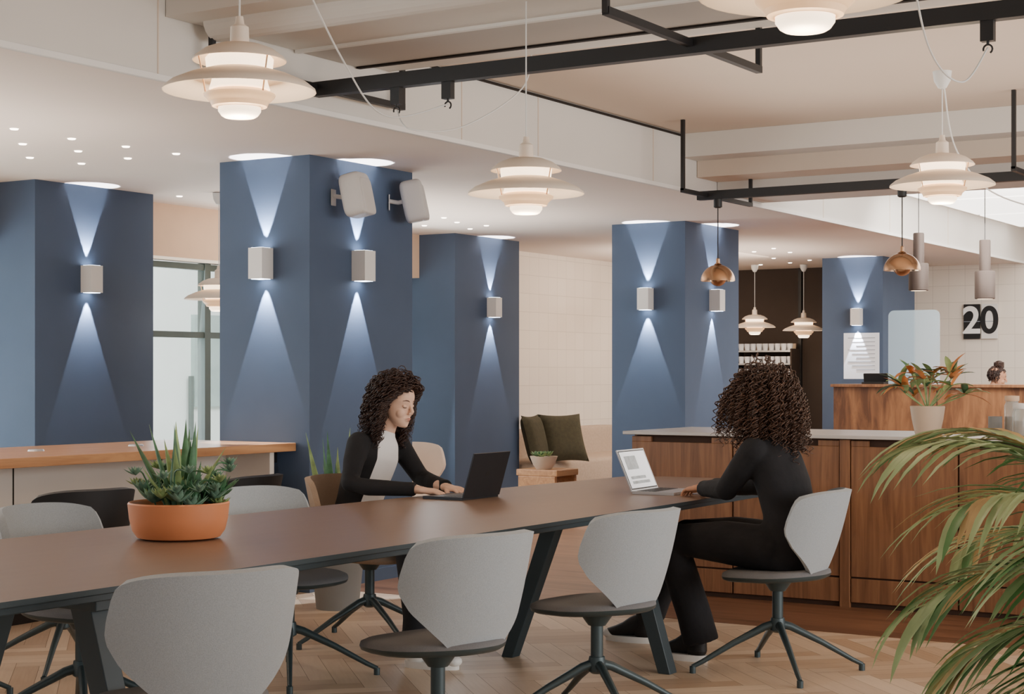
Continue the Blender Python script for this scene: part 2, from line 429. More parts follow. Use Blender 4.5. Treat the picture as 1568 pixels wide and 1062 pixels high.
# ------------------------------------------------------------------ pendant lamps
def pendant_mesh():
    b=B()
    b.lathe([(.006,.235),(.012,.235),(.016,.21),(.030,.20),(.032,.145),(.045,.14)],(0,0,0),M_shade)
    b.lathe([(.04,.145),(.075,.14),(.115,.125),(.145,.103),(.155,.09),(.153,.088),(.11,.115),(.06,.13)],(0,0,0),M_shade)
    b.lathe([(.075,.118),(.10,.108),(.112,.095),(.108,.06),(.085,.045)],(0,0,0),M_glow)
    b.lathe([(.098,.062),(.12,.055),(.17,.04),(.225,.016),(.25,-.004),(.252,-.012),(.247,-.012),(.21,.008),(.16,.026),(.11,.036)],(0,0,0),M_shade)
    b.lathe([(.088,.05),(.092,.02),(.10,-.005),(.085,-.012)],(0,0,0),M_glow)
    b.lathe([(.085,-.006),(.118,-.022),(.116,-.03),(.10,-.045),(.088,-.055),(.08,-.056),(.09,-.04),(.108,-.028)],(0,0,0),M_shadewarm)
    b.lathe([(.105,-.028),(.098,-.045),(.09,-.062),(.072,-.066)],(0,0,0),M_shadewarm)
    b.lathe([(.07,-.045),(.07,-.078),(.06,-.092),(.05,-.098),(.0001,-.098)],(0,0,0),M_glow)
    for k in range(3):
        a=k*2.094+.4; x,y=math.cos(a),math.sin(a)
        b.tube([(x*.135,y*.135,.10),(x*.125,y*.125,.05),(x*.112,y*.112,-.025)],.003,M_brass,6)
    return b.mesh('pendant_lamp',ang=50)
PM=pendant_mesh()
def pendant(u,v,z,top,e=8,canopy=True,name='pendant_lamp'):
    r=empty(name,(u,v,z)); child(PM,'shades',r)
    b=B(); b.cyl((0,0,.23),(0,0,top-z),.0032,M_cable,8)
    if canopy: b.lathe([(.006,top-z-.09),(.02,top-z-.085),(.04,top-z-.05),(.046,top-z-.004),(.001,top-z)],(0,0,0),M_cable)
    b.obj('cord',parent=r)
    l=bpy.data.lights.new('pendant_bulb','POINT'); l.energy=e; l.color=(1,.80,.58); l.shadow_soft_size=.05
    lo=bpy.data.objects.new('bulb',l); COL.objects.link(lo); lo.parent=r; lo.location=(0,0,-.16)
    return r
pendant(4.16,3.66,2.265,3.05,10,False)
pendant(6.10,3.74,2.11,2.94,10,False)
pendant(7.96,2.50,2.25,2.80,10,True)
pendant(3.67,1.48,2.225,3.05,5,False)
pendant(15.9,8.2,1.93,2.65,8,True)
pendant(18.6,8.15,1.90,2.65,4,True)
pendant(18.85,7.62,1.86,2.65,4,True)
pendant(9.15,8.25,1.88,2.65,3,True)

def dome(u,v,z,top):
    b=B()
    pr=[(.006,.16),(.012,.155),(.014,.125),(.03,.115)]
    for k in range(9):
        a=math.radians(80-k*10); pr.append((.12*math.cos(a),.115*math.sin(a)))
    pr+=[(.12,0),(.116,0)]
    for k in range(8):
        a=math.radians(10+k*10); pr.append((.115*math.cos(a),.11*math.sin(a)))
    b.lathe(pr,(0,0,0),M_brass,40)
    b.lathe([(.06*math.cos(math.radians(q)),-.006-.06*math.sin(math.radians(q))) for q in range(0,91,10)],(0,0,.03),M_brass,28)
    b.lathe([(.0001,.02),(.045,.02),(.055,.008)],(0,0,0),M_glow,24)
    b.cyl((0,0,.15),(0,0,top-z),.004,M_black,8)
    b.lathe([(.02,top-z-.06),(.03,top-z-.055),(.03,top-z)],(0,0,0),M_black,20)
    b.obj('dome_pendant_lamp',(u,v,z))
dome(10.55,4.90,1.97,2.54); dome(10.55,3.58,2.0,2.54)
def cylp(u,v,z,name='cylinder_pendant_lamp'):
    b=B(); b.lathe([(.0001,.0),(.085,0),(.09,.005),(.09,.24),(.085,.25),(.05,.25),(.05,.52),(.045,.53),(.0001,.53)],(0,0,0),M_bronze,32)
    b.lathe([(.0001,-.001),(.07,-.001)],(0,0,0),M_glow,24)
    b.cyl((0,0,.52),(0,0,UZ-z),.004,M_black,8)
    b.obj(name,(u,v,z))
cylp(14.9,4.90,2.09); cylp(14.9,4.29,2.0)

# ------------------------------------------------------------------ track frames
b=B(); z=2.74
def bar(b,p,q,mt=M_black,t=.028,h=.035):
    p=V(p);q=V(q); d=(q-p)
    if abs(d.x)>abs(d.y): b.box((min(p.x,q.x),p.y-t,p.z-h),(max(p.x,q.x),p.y+t,p.z+h),mt)
    else: b.box((p.x-t,min(p.y,q.y),p.z-h),(p.x+t,max(p.y,q.y),p.z+h),mt)
bar(b,(6.5,-2,z),(6.5,5.22,z)); 
for v in (5.2,3.14,.9): bar(b,(5.72,v,z+.01),(7.22,v,z+.01),t=.016,h=.016)
for v in (5.2,3.14,.9):
    b.box((5.71,v-.012,z),(5.735,v+.012,2.93),M_black); b.box((7.2,v-.012,z),(7.225,v+.012,2.95),M_black)
def hook(b,u,v,zt):
    b.box((u-.018,v-.026,zt-.085),(u+.018,v+.026,zt),M_black)
    pts=[V((u,v+.018*math.sin(a),zt-.115+.018*math.cos(a))) for a in [k*.5-2.6 for k in range(10)]]
    b.cyl((u,v,zt-.085),(u,v,zt-.10),.006,M_black,8); b.tube(pts,.004,M_black,6)
hook(b,6.5,4.72,z-.03); hook(b,6.5,4.42,z-.03); hook(b,6.5,1.86,z-.03)
b.obj('track_frame',smooth=False)
b=B(); z=2.57
bar(b,(10.55,-1,z),(10.55,5.05,z),t=.026,h=.03)
for v in (4.98,2.75):
    bar(b,(10.15,v,z),(11.3,v,z),t=.014,h=.014)
    b.box((10.15,v-.012,z),(10.175,v+.012,UZ),M_black); b.box((11.28,v-.012,z),(11.3,v+.012,2.76),M_black)
b.obj('track_frame',smooth=False)

def bez(pts,n=14):
    out=[]; P=[V(p) for p in pts]
    for i in range(len(P)-1):
        p0=P[max(i-1,0)];p1=P[i];p2=P[i+1];p3=P[min(i+2,len(P)-1)]
        for k in range(n):
            t=k/n; out.append(.5*((2*p1)+(-p0+p2)*t+(2*p0-5*p1+4*p2-p3)*t*t+(-p0+3*p1-3*p2+p3)*t**3))
    out.append(P[-1]); return out
for pts in ([(4.22,3.68,2.99),(4.5,3.80,2.93),(5.4,4.2,2.62),(6.0,4.42,2.48),(6.5,4.42,2.60)],
            [(6.5,4.72,2.60),(6.45,4.6,2.49),(6.9,4.6,2.56),(7.3,4.5,2.8),(7.4,4.5,3.05)],
            [(3.67,1.52,3.0),(5.2,1.78,2.78),(5.9,1.9,2.50),(6.3,1.90,2.44),(6.5,1.86,2.60)],
            [(7.99,2.5,2.72),(8.15,2.47,2.4),(8.6,2.3,2.2),(9.4,1.6,2.1),(10.5,1.2,2.54)]):
    b=B(); b.tube(bez(pts),.0038,M_cable,8); b.obj('pendant_cable',recenter=True)

def speaker(u,v,z,rz):
    b=B(); M=Euler((math.radians(-12),0,0)).to_matrix()
    b.sup((0,-.16,0),(.095,.075,.135),M_plastic,.35,M=M); b.sup((0,-.215,-.01),(.078,.03,.115),M_plastic,.3,M=M)
    b.box((-.03,-.006,-.06),(.03,0,.04),M_plastic); b.tube([(0,0,0),(0,-.06,-.01),(0,-.1,0)],.014,M_plastic,10)
    b.obj('wall_speaker',(u,v,z),rz)
speaker(8.08,6.35,2.42,math.radians(12)); speaker(8.66,6.35,2.44,math.radians(35))

b=B()
b.box((1.5,6.45,.855),(7.845,7.45,.905),M_woodtop)
b.box((1.5,6.85,0),(7.70,6.9,.855),M_fascia)
for u in (2.4,3.6,4.8,6.0,7.1): b.box((u,6.845,.05),(u+.008,6.852,.85),M_darkgap)
b.box((7.66,6.5,.0),(7.70,7.4,.855),M_fascia)
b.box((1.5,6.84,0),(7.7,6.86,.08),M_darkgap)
for u in (6.25,7.0): b.lathe([(.0001,.012),(.04,.01),(.045,0)],(u,6.95,.905),M_chrome,20)
b.box((7.74,6.6,.78),(7.848,6.64,.855),M_black)
b.obj('bar_counter',smooth=False,bevel=.004,recenter=True)

def arc(cx,cy,r,a0,a1,n=8): return [(cx+r*math.cos(a0+(a1-a0)*i/n),cy+r*math.sin(a0+(a1-a0)*i/n)) for i in range(n+1)]
def table():
    def edge(u):
        t=(u-5)/3.4
        return 3.31+.07*t*t, 4.63-.02*(u-4)/1.0*0.9-.10*t*t
    ol=[]
    us=[1.75+i*.4125 for i in range(17)]
    ol+= [(u,edge(u)[0]) for u in us]
    ol+=[(8.43,edge(8.4)[0]+.03),(8.47,3.5),(8.49,3.9),(8.46,4.25),(8.41,edge(8.4)[1]-.03)]
    ol+=[(u,edge(u)[1]) for u in reversed(us)]
    ol+=[(1.66,4.4),(1.62,3.95),(1.66,3.5)]
    b=B()
    b.prism(ol,.722,.74,M_table,M_tedge)
    cx=sum(p[0] for p in ol)/len(ol); cy=sum(p[1] for p in ol)/len(ol)
    ol2=[(cx+(p[0]-cx)*.992,cy+(p[1]-cy)*.965) for p in ol]
    b.prism(ol2,.70,.722,M_tedge)
    o=empty('meeting_table',(0,0,0))
    b.obj('tabletop',parent=o,smooth=False,bevel=.003)
    b=B()
    for u in (3.35,6.58):
        for (vt,vb) in ((3.52,3.30),(3.86,4.12)):
            d=.035
            vs=[]
            for (vv,zz,w) in ((vb,0,.03),(vt,.70,.042)):
                vs+=[V((u-d,vv-w,zz)),V((u+d,vv-w,zz)),V((u+d,vv+w,zz)),V((u-d,vv+w,zz))]
            b.add(vs,[(0,3,2,1),(4,5,6,7),(0,1,5,4),(1,2,6,5),(2,3,7,6),(3,0,4,7)],M_tedge)
        b.box((u-.06,3.42,.66),(u+.06,4.4,.70),M_tedge)
    b.box((3.3,3.85,.64),(6.6,3.93,.70),M_tedge)
    b.obj('trestle_legs',parent=o,smooth=False,bevel=.003)
    settle(o,(5,3.95,0))
table()

# ------------------------------------------------------------------ chairs
def lerpt(tab,t):
    for i in range(len(tab)-1):
        if t<=tab[i+1][0]:
            a,b_=tab[i],tab[i+1]; k=(t-a[0])/(b_[0]-a[0]); return a[1]+(b_[1]-a[1])*k
    return tab[-1][1]
def shell_mesh(mt):
    b=B(); Rr=.285
    tab=[(0,.09),(.10,.13),(.40,.268),(.55,.314),(.62,.324),(.72,.325),(.88,.316),(.96,.306),(1,.290)]
    def fn(a,c):
        s=a*2-1; t=c; w=lerpt(tab,t)
        ph=s*w/Rr
        x=Rr*math.sin(ph); y=-.235+Rr*(1-math.cos(ph))*1.0
        zz=.43+.387*t-.024*abs(s)**4*t
        y-= .075*t**1.2; y+=.05*(1-t)**3
        return V((x,y,zz))
    b.sheet(fn,24,24,mt,.030)
    return b.mesh('backrest')
def seat_mesh(mt,mt2):
    b=B()
    n=40; rings=[(0.0,.455),(.90,.458),(.985,.45),(1.0,.437),(.98,.424),(.9,.415),(.5,.405),(0.0,.40)]
    vs=[]
    for (k,zz) in rings:
        for j in range(n):
            q=2*math.pi*j/n; c,s_=math.cos(q),math.sin(q); e=.72
            x=.235*math.copysign(abs(c)**e,c)*k; y=.235*math.copysign(abs(s_)**e,s_)*k
            if y<0: x*=1-.45*(abs(y)/.235)**2
            vs.append(V((x,y+.0,zz-(.012*(max(0,y)/.235)**2)+ (.012*(max(0,-y)/.235)))))
    fs=[(i*n+j,i*n+(j+1)%n,(i+1)*n+(j+1)%n,(i+1)*n+j) for i in range(len(rings)-1) for j in range(n)]
    fs=[tuple(reversed(f)) for f in fs]
    b.add(vs,fs[:3*n],mt); b.add(vs,fs[3*n:],mt2)
    return b.mesh('seat',ang=60)
def base_mesh():
    b=B()
    b.cyl((0,0,.19),(0,0,.405),.024,M_base,18); b.cyl((0,0,.36),(0,0,.41),.034,M_base,18,r2=.07)
    b.lathe([(.001,.245),(.03,.24),(.034,.22),(.034,.185),(.02,.175),(.001,.175)],(0,0,0),M_base,20)
    for k in range(4):
        a=math.radians(45+90*k); c,s_=math.cos(a),math.sin(a)
        P=[(c*r,s_*r,zz) for r,zz in ((.015,.212),(.06,.20),(.20,.13),(.34,.05),(.385,.028))]
        b.tube(P,[(.018,.02),(.017,.018),(.014,.014),(.011,.011),(.010,.010)],M_base,10,side=(-s_,c,0))
        b.cyl((c*.383,s_*.383,.0),(c*.383,s_*.383,.03),.014,M_base,12)
    return b.mesh('star_base')
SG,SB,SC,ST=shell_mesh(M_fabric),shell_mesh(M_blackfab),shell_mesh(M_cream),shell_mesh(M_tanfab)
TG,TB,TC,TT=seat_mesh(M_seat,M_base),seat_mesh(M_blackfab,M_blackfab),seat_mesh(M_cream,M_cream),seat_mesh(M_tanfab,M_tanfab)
BM=base_mesh()
def chair(u,v,deg,kind='g',name='office_chair',brot=0):
    r=empty(name,(u,v,0),math.radians(deg))
    s_,t={'g':(SG,TG),'b':(SB,TB),'c':(SC,TC),'t':(ST,TT)}[kind]
    child(s_,'backrest',r); child(t,'seat',r); o=child(BM,'star_base',r); o.rotation_euler=(0,0,math.radians(brot))
chair(3.33,3.13,-22,brot=10); chair(4.50,3.10,-14,brot=15); chair(5.56,3.09,-8,brot=12); chair(6.87,2.90,6,brot=-14)
chair(6.55,4.92,180,'t',brot=20)
chair(5.62,4.66,175); chair(4.45,4.70,184)
for u,v,a in ((6.35,5.72,8),(5.25,5.66,-10),(4.4,5.62,5)): chair(u,v,a,'b','black_chair')
chair(9.85,6.95,150,'c','tub_chair')

def island():
    root=empty('kitchen_island',(0,0,0))
    b=B(); u0=8.99
    b.box((u0+.012,.6,.0),(9.85,4.74,.952),M_wood)
    b.box((u0+.005,.62,.0),(u0+.02,4.72,.95),M_woodgap)
    mods=[(4.745,4.08),(4.07,3.415),(3.345,2.735),(2.725,2.11),(2.10,1.48),(1.47,.85)]
    for a,c in mods:
        b.box((u0-.012,c,.175),(u0+.008,a,.912),M_wood)
        b.box((u0-.012,c,.03),(u0+.008,a,.165),M_wood)
        m=(a+c)/2
        b.box((u0-.012,c,.912),(u0+.008,m-.2,.945),M_wood); b.box((u0-.012,m+.2,.912),(u0+.008,a,.945),M_wood)
    b.box((u0-.02,3.35,.0),(u0+.01,3.41,.95),M_wood)
    b.obj('cabinet',parent=root,smooth=False,bevel=.0025)
    b=B(); b.box((8.94,.55,.955),(9.9,4.79,.975),M_stone); b.obj('stone_top',parent=root,smooth=False,bevel=.003)
    settle(root,(9.4,2.7,0))
island()
b=B(); b.box((16.4,2.0,0),(17.1,6.3,1.19),M_woodfig); b.box((16.36,1.98,1.19),(17.15,6.32,1.22),M_wood)
for v in (5.2,4.1,3.0): b.box((16.394,v,.02),(16.40,v+.008,1.18),M_darkgap)
b.obj('reception_desk',smooth=False,bevel=.004,recenter=True)
b=B(); ol=arc(.30,.70,.06,0,math.pi/2,6)+arc(-.12,.70,.06,math.pi/2,math.pi,6)+[(-.18,0),(.36,0)]
Mx=Matrix(((0,0,1,0),(1,0,0,0),(0,1,0,0),(0,0,0,1)))
b.prism(ol,0,.008,M_acr,M=Mx); b.box((-.05,-.12,0),(.06,-.08,.012),M_chrome); b.box((-.05,.22,0),(.06,.26,.012),M_chrome)
b.obj('acrylic_screen',(16.6,5.42,1.22),smooth=False)
b=B(); b.box((-.1,-.12,0),(.1,.12,.02),M_dark); b.box((0,-.13,.02),(.03,.13,.11),M_dark,Matrix.Rotation(-.2,4,'Y')); b.obj('card_terminal',(16.7,5.95,1.22),bevel=.004,smooth=False)
b=B(); b.box((-.003,-.21,-.26),(0,.21,.26),M_paper)
for i in range(9): b.box((-.0045,-.16,.2-i*.045),(-.003,.16-(i%3)*.05,.207-i*.045),M_ink)
b.obj('notice_poster',(17.998,6.58,1.53),smooth=False)
def sign():
    r=empty('flip_calendar_sign',(19.985,5.80,1.96))
    b=B(); b.box((-.03,0.01,-.21),(0,.205,.21),M_dark); b.box((-.03,-.205,-.21),(0,-.01,.21),M_fascia)
    b.box((-.034,-.205,-.004),(-.03,.205,.004),M_ink)
    b.obj('tiles',parent=r,smooth=False,bevel=.006)
    for ch,y,mt in (('2',.108,M_white),('0',-.108,M_dark)):
        cu=bpy.data.curves.new('digit','FONT'); cu.body=ch; cu.size=.46; cu.align_x='CENTER'; cu.align_y='CENTER'; cu.extrude=.002; cu.offset=.008
        cu.materials.append(mt)
        o=bpy.data.objects.new('digit_'+ch,cu); COL.objects.link(o); o.parent=r; o.location=(-.034,y,0)
        o.rotation_euler=Matrix(((0,0,-1),(-1,0,0),(0,1,0))).to_euler()
sign()
b=B()
for k,z in enumerate((1.14,1.30,1.46,1.62)):
    b.box((19.2,7.93,z-.02),(19.46,8.68,z),M_chrome)
    for i in range(9):
        y=7.97+i*.082
        b.lathe([(.0001,0),(.028,0),(.036,.06),(.036,.085),(.032,.085),(.028,.01)],(19.27,y,z),M_paper,12)
        b.lathe([(.0001,0),(.028,0),(.036,.06),(.036,.085)],(19.38,y,z),M_paper if i%2 else M_pot,12)
b.box((19.2,7.92,.0),(19.47,7.94,1.64),M_darkwall); b.box((19.2,8.68,.0),(19.47,8.70,1.64),M_darkwall)
b.obj('cup_shelf',recenter=True)

b=B()
b.sup((0,0,.22),(1.6,.38,.2),M_sofa,.2,.15,nu=40); b.sup((0,.30,.46),(1.6,.1,.26),M_sofa,.25,.2,nu=40)
b.obj('bench_sofa',(15.75,8.95,0.02))
def cushion(u,v,z,rz,tilt,s=.24):
    b=B(); M=(Matrix.Rotation(rz,3,'Z')@Matrix.Rotation(tilt,3,'X'))
    n=12
    for sg in (1,-1):
        def fn(a,c):
            x=a*2-1;y=c*2-1
            th=.075*(max(0,(1-x**4)*(1-y**4)))**.55
            return M@V((x*s*(1-.08*(1-y*y)),sg*th*(-1),y*s*(1-.08*(1-x*x)) ))
        b.sheet(fn,n,n,M_cush)
    b.obj('cushion',(u,v,z))
cushion(14.30,8.66,.67,.2,-.25,.25); cushion(14.68,8.55,.67,-.45,-.35,.26)
b=B(); b.box((-.2,-.22,.38),(.2,.22,.44),M_woodtop)
for sx in (-1,1):
    b.box((sx*.18-.02,-.2,.0),(sx*.18+.02,.2,.38),M_woodtop)
b.box((-.17,-.2,.12),(.17,.2,.15),M_woodtop)
b.obj('side_table',(13.3,7.92,0.001),smooth=False,bevel=.006)

# ------------------------------------------------------------------ plants
def leaf(b,base,d,ln,w,th,mt,droop=.0,n=7,seg=7):
    p=V(base); d=V(d).normalized(); side=d.cross(V((0,0,1)))
    if side.length<.05: side=V((1,0,0))
    side.normalize()
    pts=[];rad=[]
    for i in range(seg+1):
        t=i/seg; pts.append(p.copy())
        k=(math.sin(math.pi*min(1,(t*.85+.15)))**.7)*(1-t**4)+.02
        rad.append((w*k,th*k)); p+=d*ln/seg; d=(d+V((0,0,-droop/seg))).normalized()
    b.tube(pts,rad,mt,n,side=side)
def blade(b,base,d,ln,w,mt,droop,seg=6,fold=.3,up=V((0,0,1))):
    p=V(base); d=V(d).normalized(); Lf=[];Cn=[];Rt=[]
    for i in range(seg+1):
        t=i/seg; side=d.cross(up); side=side.normalized() if side.length>.05 else V((1,0,0))
        nn=side.cross(d); k=w*(max(0,math.sin(math.pi*(.12+.88*t)))**.8)
        Lf.append(p-side*k+nn*k*fold); Cn.append(p.copy()); Rt.append(p+side*k+nn*k*fold)
        p=p+d*ln/seg; d=(d+V((0,0,-droop/seg))).normalized()
    vs=Lf+Cn+Rt; m=seg+1
    fs=[]
    for i in range(seg):
        fs.append((i,m+i,m+i+1,i+1)); fs.append((m+i,2*m+i,2*m+i+1,m+i+1))
    b.add(vs,fs,mt)
def rosette(b,c,r,mt,n=22,up=.5):
    for i in range(n):
        a=i*2.4; t=(i+1)/n; el=1.35-1.0*t
        leaf(b,V(c),(math.cos(a)*math.cos(el),math.sin(a)*math.cos(el),math.sin(el)),r*(.5+.5*t),r*.16,r*.06,mt,droop=-.3,n=6,seg=4)
r=empty('succulent_planter',(4.35,4.11,.741))
b=B(); b.lathe([(.0001,0),(.12,0),(.145,.006),(.162,.03),(.172,.07),(.178,.125),(.174,.13),(.168,.125),(.165,.105),(.0001,.105)],(0,0,0),M_orange,56)
b.lathe([(.0001,.107),(.165,.107)],(0,0,0),M_soil,30); b.obj('bowl',parent=r)
b=B()
rr=random.Random(3)
for i in range(20):
    a=rr.random()*6.28; el=.95+rr.random()*.55; q=.05*rr.random()
    leaf(b,(.02+q*math.cos(a),.0+q*math.sin(a),.10),(math.cos(a)*math.cos(el),math.sin(a)*math.cos(el),math.sin(el)),.16+.17*rr.random(),.018,.008,rr.choice([M_leafA,M_leafA,M_leafC]),droop=-.1,seg=6)
for i in range(34):
    a=rr.random()*6.28; q=.06+.10*rr.random()
    rosette(b,(q*math.cos(a),q*math.sin(a),.11+.06*rr.random()),.06+.035*rr.random(),rr.choice([M_leafA,M_leafB,M_leafB,M_leafC]),14)
for i in range(18):
    a=rr.random()*6.28; hh=.17+.09*rr.random()
    P=[(.08*math.cos(a),.08*math.sin(a),.11),(.13*math.cos(a),.13*math.sin(a),hh),(.18*math.cos(a+.3),.18*math.sin(a+.3),hh)]
    b.tube(bez(P,5),.003,M_leafA,6); rosette(b,P[-1],.05,rr.choice([M_leafC,M_leafB]),10)
b.obj('succulents',parent=r)
r=empty('potted_croton',(9.28,3.0,.976))
b=B(); b.lathe([(.0001,0),(.062,0),(.07,.005),(.088,.09),(.098,.16),(.094,.165),(.088,.155),(.085,.14),(.0001,.14)],(0,0,0),M_pot,40); b.lathe([(.0001,.142),(.087,.142)],(0,0,0),M_soil,20); b.obj('pot',parent=r)
b=B(); rr=random.Random(11)
for s_ in range(11):
    a=s_*2.4; el=1.2-.08*s_; ln=.16+.02*(s_%3)+.05
    d=V((math.cos(a)*math.cos(el),math.sin(a)*math.cos(el),math.sin(el))); tip=V((0,0,.14))+d*ln
    b.tube([(0,0,.14),tuple(tip)],.004,M_leafC,6)
    for k in range(8):
        a2=rr.random()*6.28; e2=-.2+rr.random()*1.3
        blade(b,tip,(math.cos(a2)*math.cos(e2),math.sin(a2)*math.cos(e2),math.sin(e2)),.11+.07*rr.random(),.020,rr.choice([M_leafO,M_leafO,M_leafC,M_leafA,M_leafC]),.8)
b.obj('leaves',parent=r)
r=empty('bowl_plant',(13.2,7.9,.442))
b=B(); b.lathe([(.0001,0),(.07,0),(.10,.04),(.13,.12),(.125,.12),(.1,.1),(.0001,.1)],(0,0,0),M_pot,30); b.obj('bowl',parent=r)
b=B()
for i in range(14):
    a=rr.random()*6.28; rosette(b,(.07*math.cos(a),.07*math.sin(a),.12),.08,rr.choice([M_leafC,M_leafA]),10)
b.obj('foliage',parent=r)
r=empty('snake_plant',(7.42,5.8,0))
b=B(); b.lathe([(.0001,0),(.12,0),(.15,.3),(.16,.42),(.15,.42),(.14,.38),(.0001,.38)],(0,0,0),M_potw,30); b.obj('pot',parent=r)
b=B()
for i in range(16):
    a=rr.random()*6.28; el=1.15+rr.random()*.35; q=.07*rr.random()
    leaf(b,(q*math.cos(a),q*math.sin(a),.37),(math.cos(a)*math.cos(el),math.sin(a)*math.cos(el),math.sin(el)),.40+.28*rr.random(),.030,.005,rr.choice([M_leafA,M_leafC]),droop=.1)
b.obj('leaves',parent=r)
def palm():
    r=empty('potted_palm',(3.64,.56,0)); rr=random.Random(5)
    b=B(); b.lathe([(.0001,0),(.15,0),(.19,.35),(.2,.42),(.18,.42),(.17,.38),(.0001,.38)],(0,0,0),M_potw,36); b.obj('pot',parent=r)
    b=B()
    for i in range(7):
        a=i*.9; b.tube([(.04*math.cos(a),.04*math.sin(a),.36),(.05*math.cos(a),.05*math.sin(a),.80)],.016,M_palm,8)
    view=math.atan2(cd,-sd)
    fr=[(view-.1,1.08,.76),(view+.3,.98,.72),(view-.5,1.1,.76),(view+.0,.74,.64),(view-.25,.45,.56),(view+.25,.30,.52),(view+.05,.1,.45),(view+.7,.9,.7),(view-.9,.8,.7),(view+1.2,.9,.8),(view-1.6,.9,.8),(view+2,.9,.8),(view+2.8,.8,.8),(view-2.4,.9,.75)]
    for (a,el,Ln) in fr:
        p=V((.03*math.cos(a),.03*math.sin(a),.73)); d=V((math.cos(a)*math.cos(el),math.sin(a)*math.cos(el),math.sin(el)))
        pts=[];ds=[]; n=26
        for i in range(n+1):
            pts.append(p.copy()); ds.append(d.copy()); p=p+d*Ln/n; d=(d+V((0,0,-2.2/n*(i/n+.25)))).normalized()
        b.tube(pts,[.006*(1-.8*i/n)+.0015 for i in range(n+1)],M_palmL,6)
        for i in range(7,n+1):
            t=i/n; ll=.34*math.sin(math.pi*(.3+.5*t))*(.8+.35*rr.random())
            for sg in (1,-1):
                side=ds[i].cross(V((0,0,1))).normalized()*sg
                dd=(ds[i]*.85+side*.6+V((0,0,.12)))
                blade(b,pts[i],dd,ll,.0100,rr.choice([M_palm,M_palmL,M_palmL,M_palmY] if t>.6 else [M_palm,M_palmL]),.9+.6*rr.random(),seg=6)
    b.obj('fronds',parent=r)
palm()
b=B(); b.lathe([(.0001,0),(.036,0),(.038,.005),(.038,.11),(.034,.11),(.034,.01)],(0,0,0),M_potw,28)
b.tube([(.036,0,.085),(.06,0,.08),(.062,0,.05),(.036,0,.03)],.005,M_potw,8); b.obj('ceramic_mug',(9.3,2.62,.9755))
M_jar=mat('glass_jar',(200,205,200),.1,var=0,alpha=.45)
M_choc=mat('jar_contents',(120,80,50),.8,var=.4,scale=60)
for k,(u,v,h) in enumerate(((9.35,2.54,.20),(9.22,2.46,.16),(9.45,2.40,.22))):
    b=B(); b.lathe([(.0001,0),(.04,0),(.043,.01),(.043,h-.03),(.034,h-.01),(.034,h)],(0,0,0),M_jar,28); b.lathe([(.0001,.004),(.038,.004),(.038,h*.55),(.0001,h*.55)],(0,0,0),M_choc,20)
    b.lathe([(.036,h-.005),(.04,h),(.04,h+.025),(.0001,h+.027)],(0,0,0),M_bulk if k!=1 else M_wl,24); b.obj('storage_jar',(u,v,.9755))

def laptop(u,v,rz,body,tilt,scr):
    r=empty('laptop',(u,v,.7405),rz)
    b=B(); b.box((-.155,-.11,0),(.155,.11,.014),body)
    for i in range(5):
        for j in range(13): b.box((-.138+j*.0213,-.005+i*.02,.014),(-.138+j*.0213+.018,-.005+i*.02+.016,.0155),M_key)
    b.box((-.05,-.095,.014),(.05,-.025,.0145),M_chrome if body is M_chrome else M_key)
    b.obj('keyboard_base',parent=r,smooth=False,bevel=.002)
    M=Matrix.Translation((0,.11,.012))@Matrix.Rotation(-tilt,4,'X')
    b=B(); b.box((-.155,0,0),(.155,.007,.215),body,M)
    b.box((-.148,-.001,.008),(.148,.0,.208),M_key,M); b.box((-.143,-.0016,.014),(.143,-.0009,.203),scr,M)
    b.box((-.11,-.002,.11),(.02,-.0015,.18),M_screenimg,M); b.box((-.11,-.002,.06),(.06,-.0015,.075),M_screenimg,M)
    b.box((-.11,-.002,.035),(.09,-.0015,.05),M_screenimg,M)
    b.box((-.012,.007,.10),(.012,.0076,.124),M_key if body is M_dlap else body,M)
    b.obj('screen_lid',parent=r,smooth=False,bevel=.002)
laptop(6.49,4.34,math.pi,M_dlap,math.radians(17),M_screen)
laptop(7.28,3.66,0.05,M_chrome,math.radians(23),M_screen)

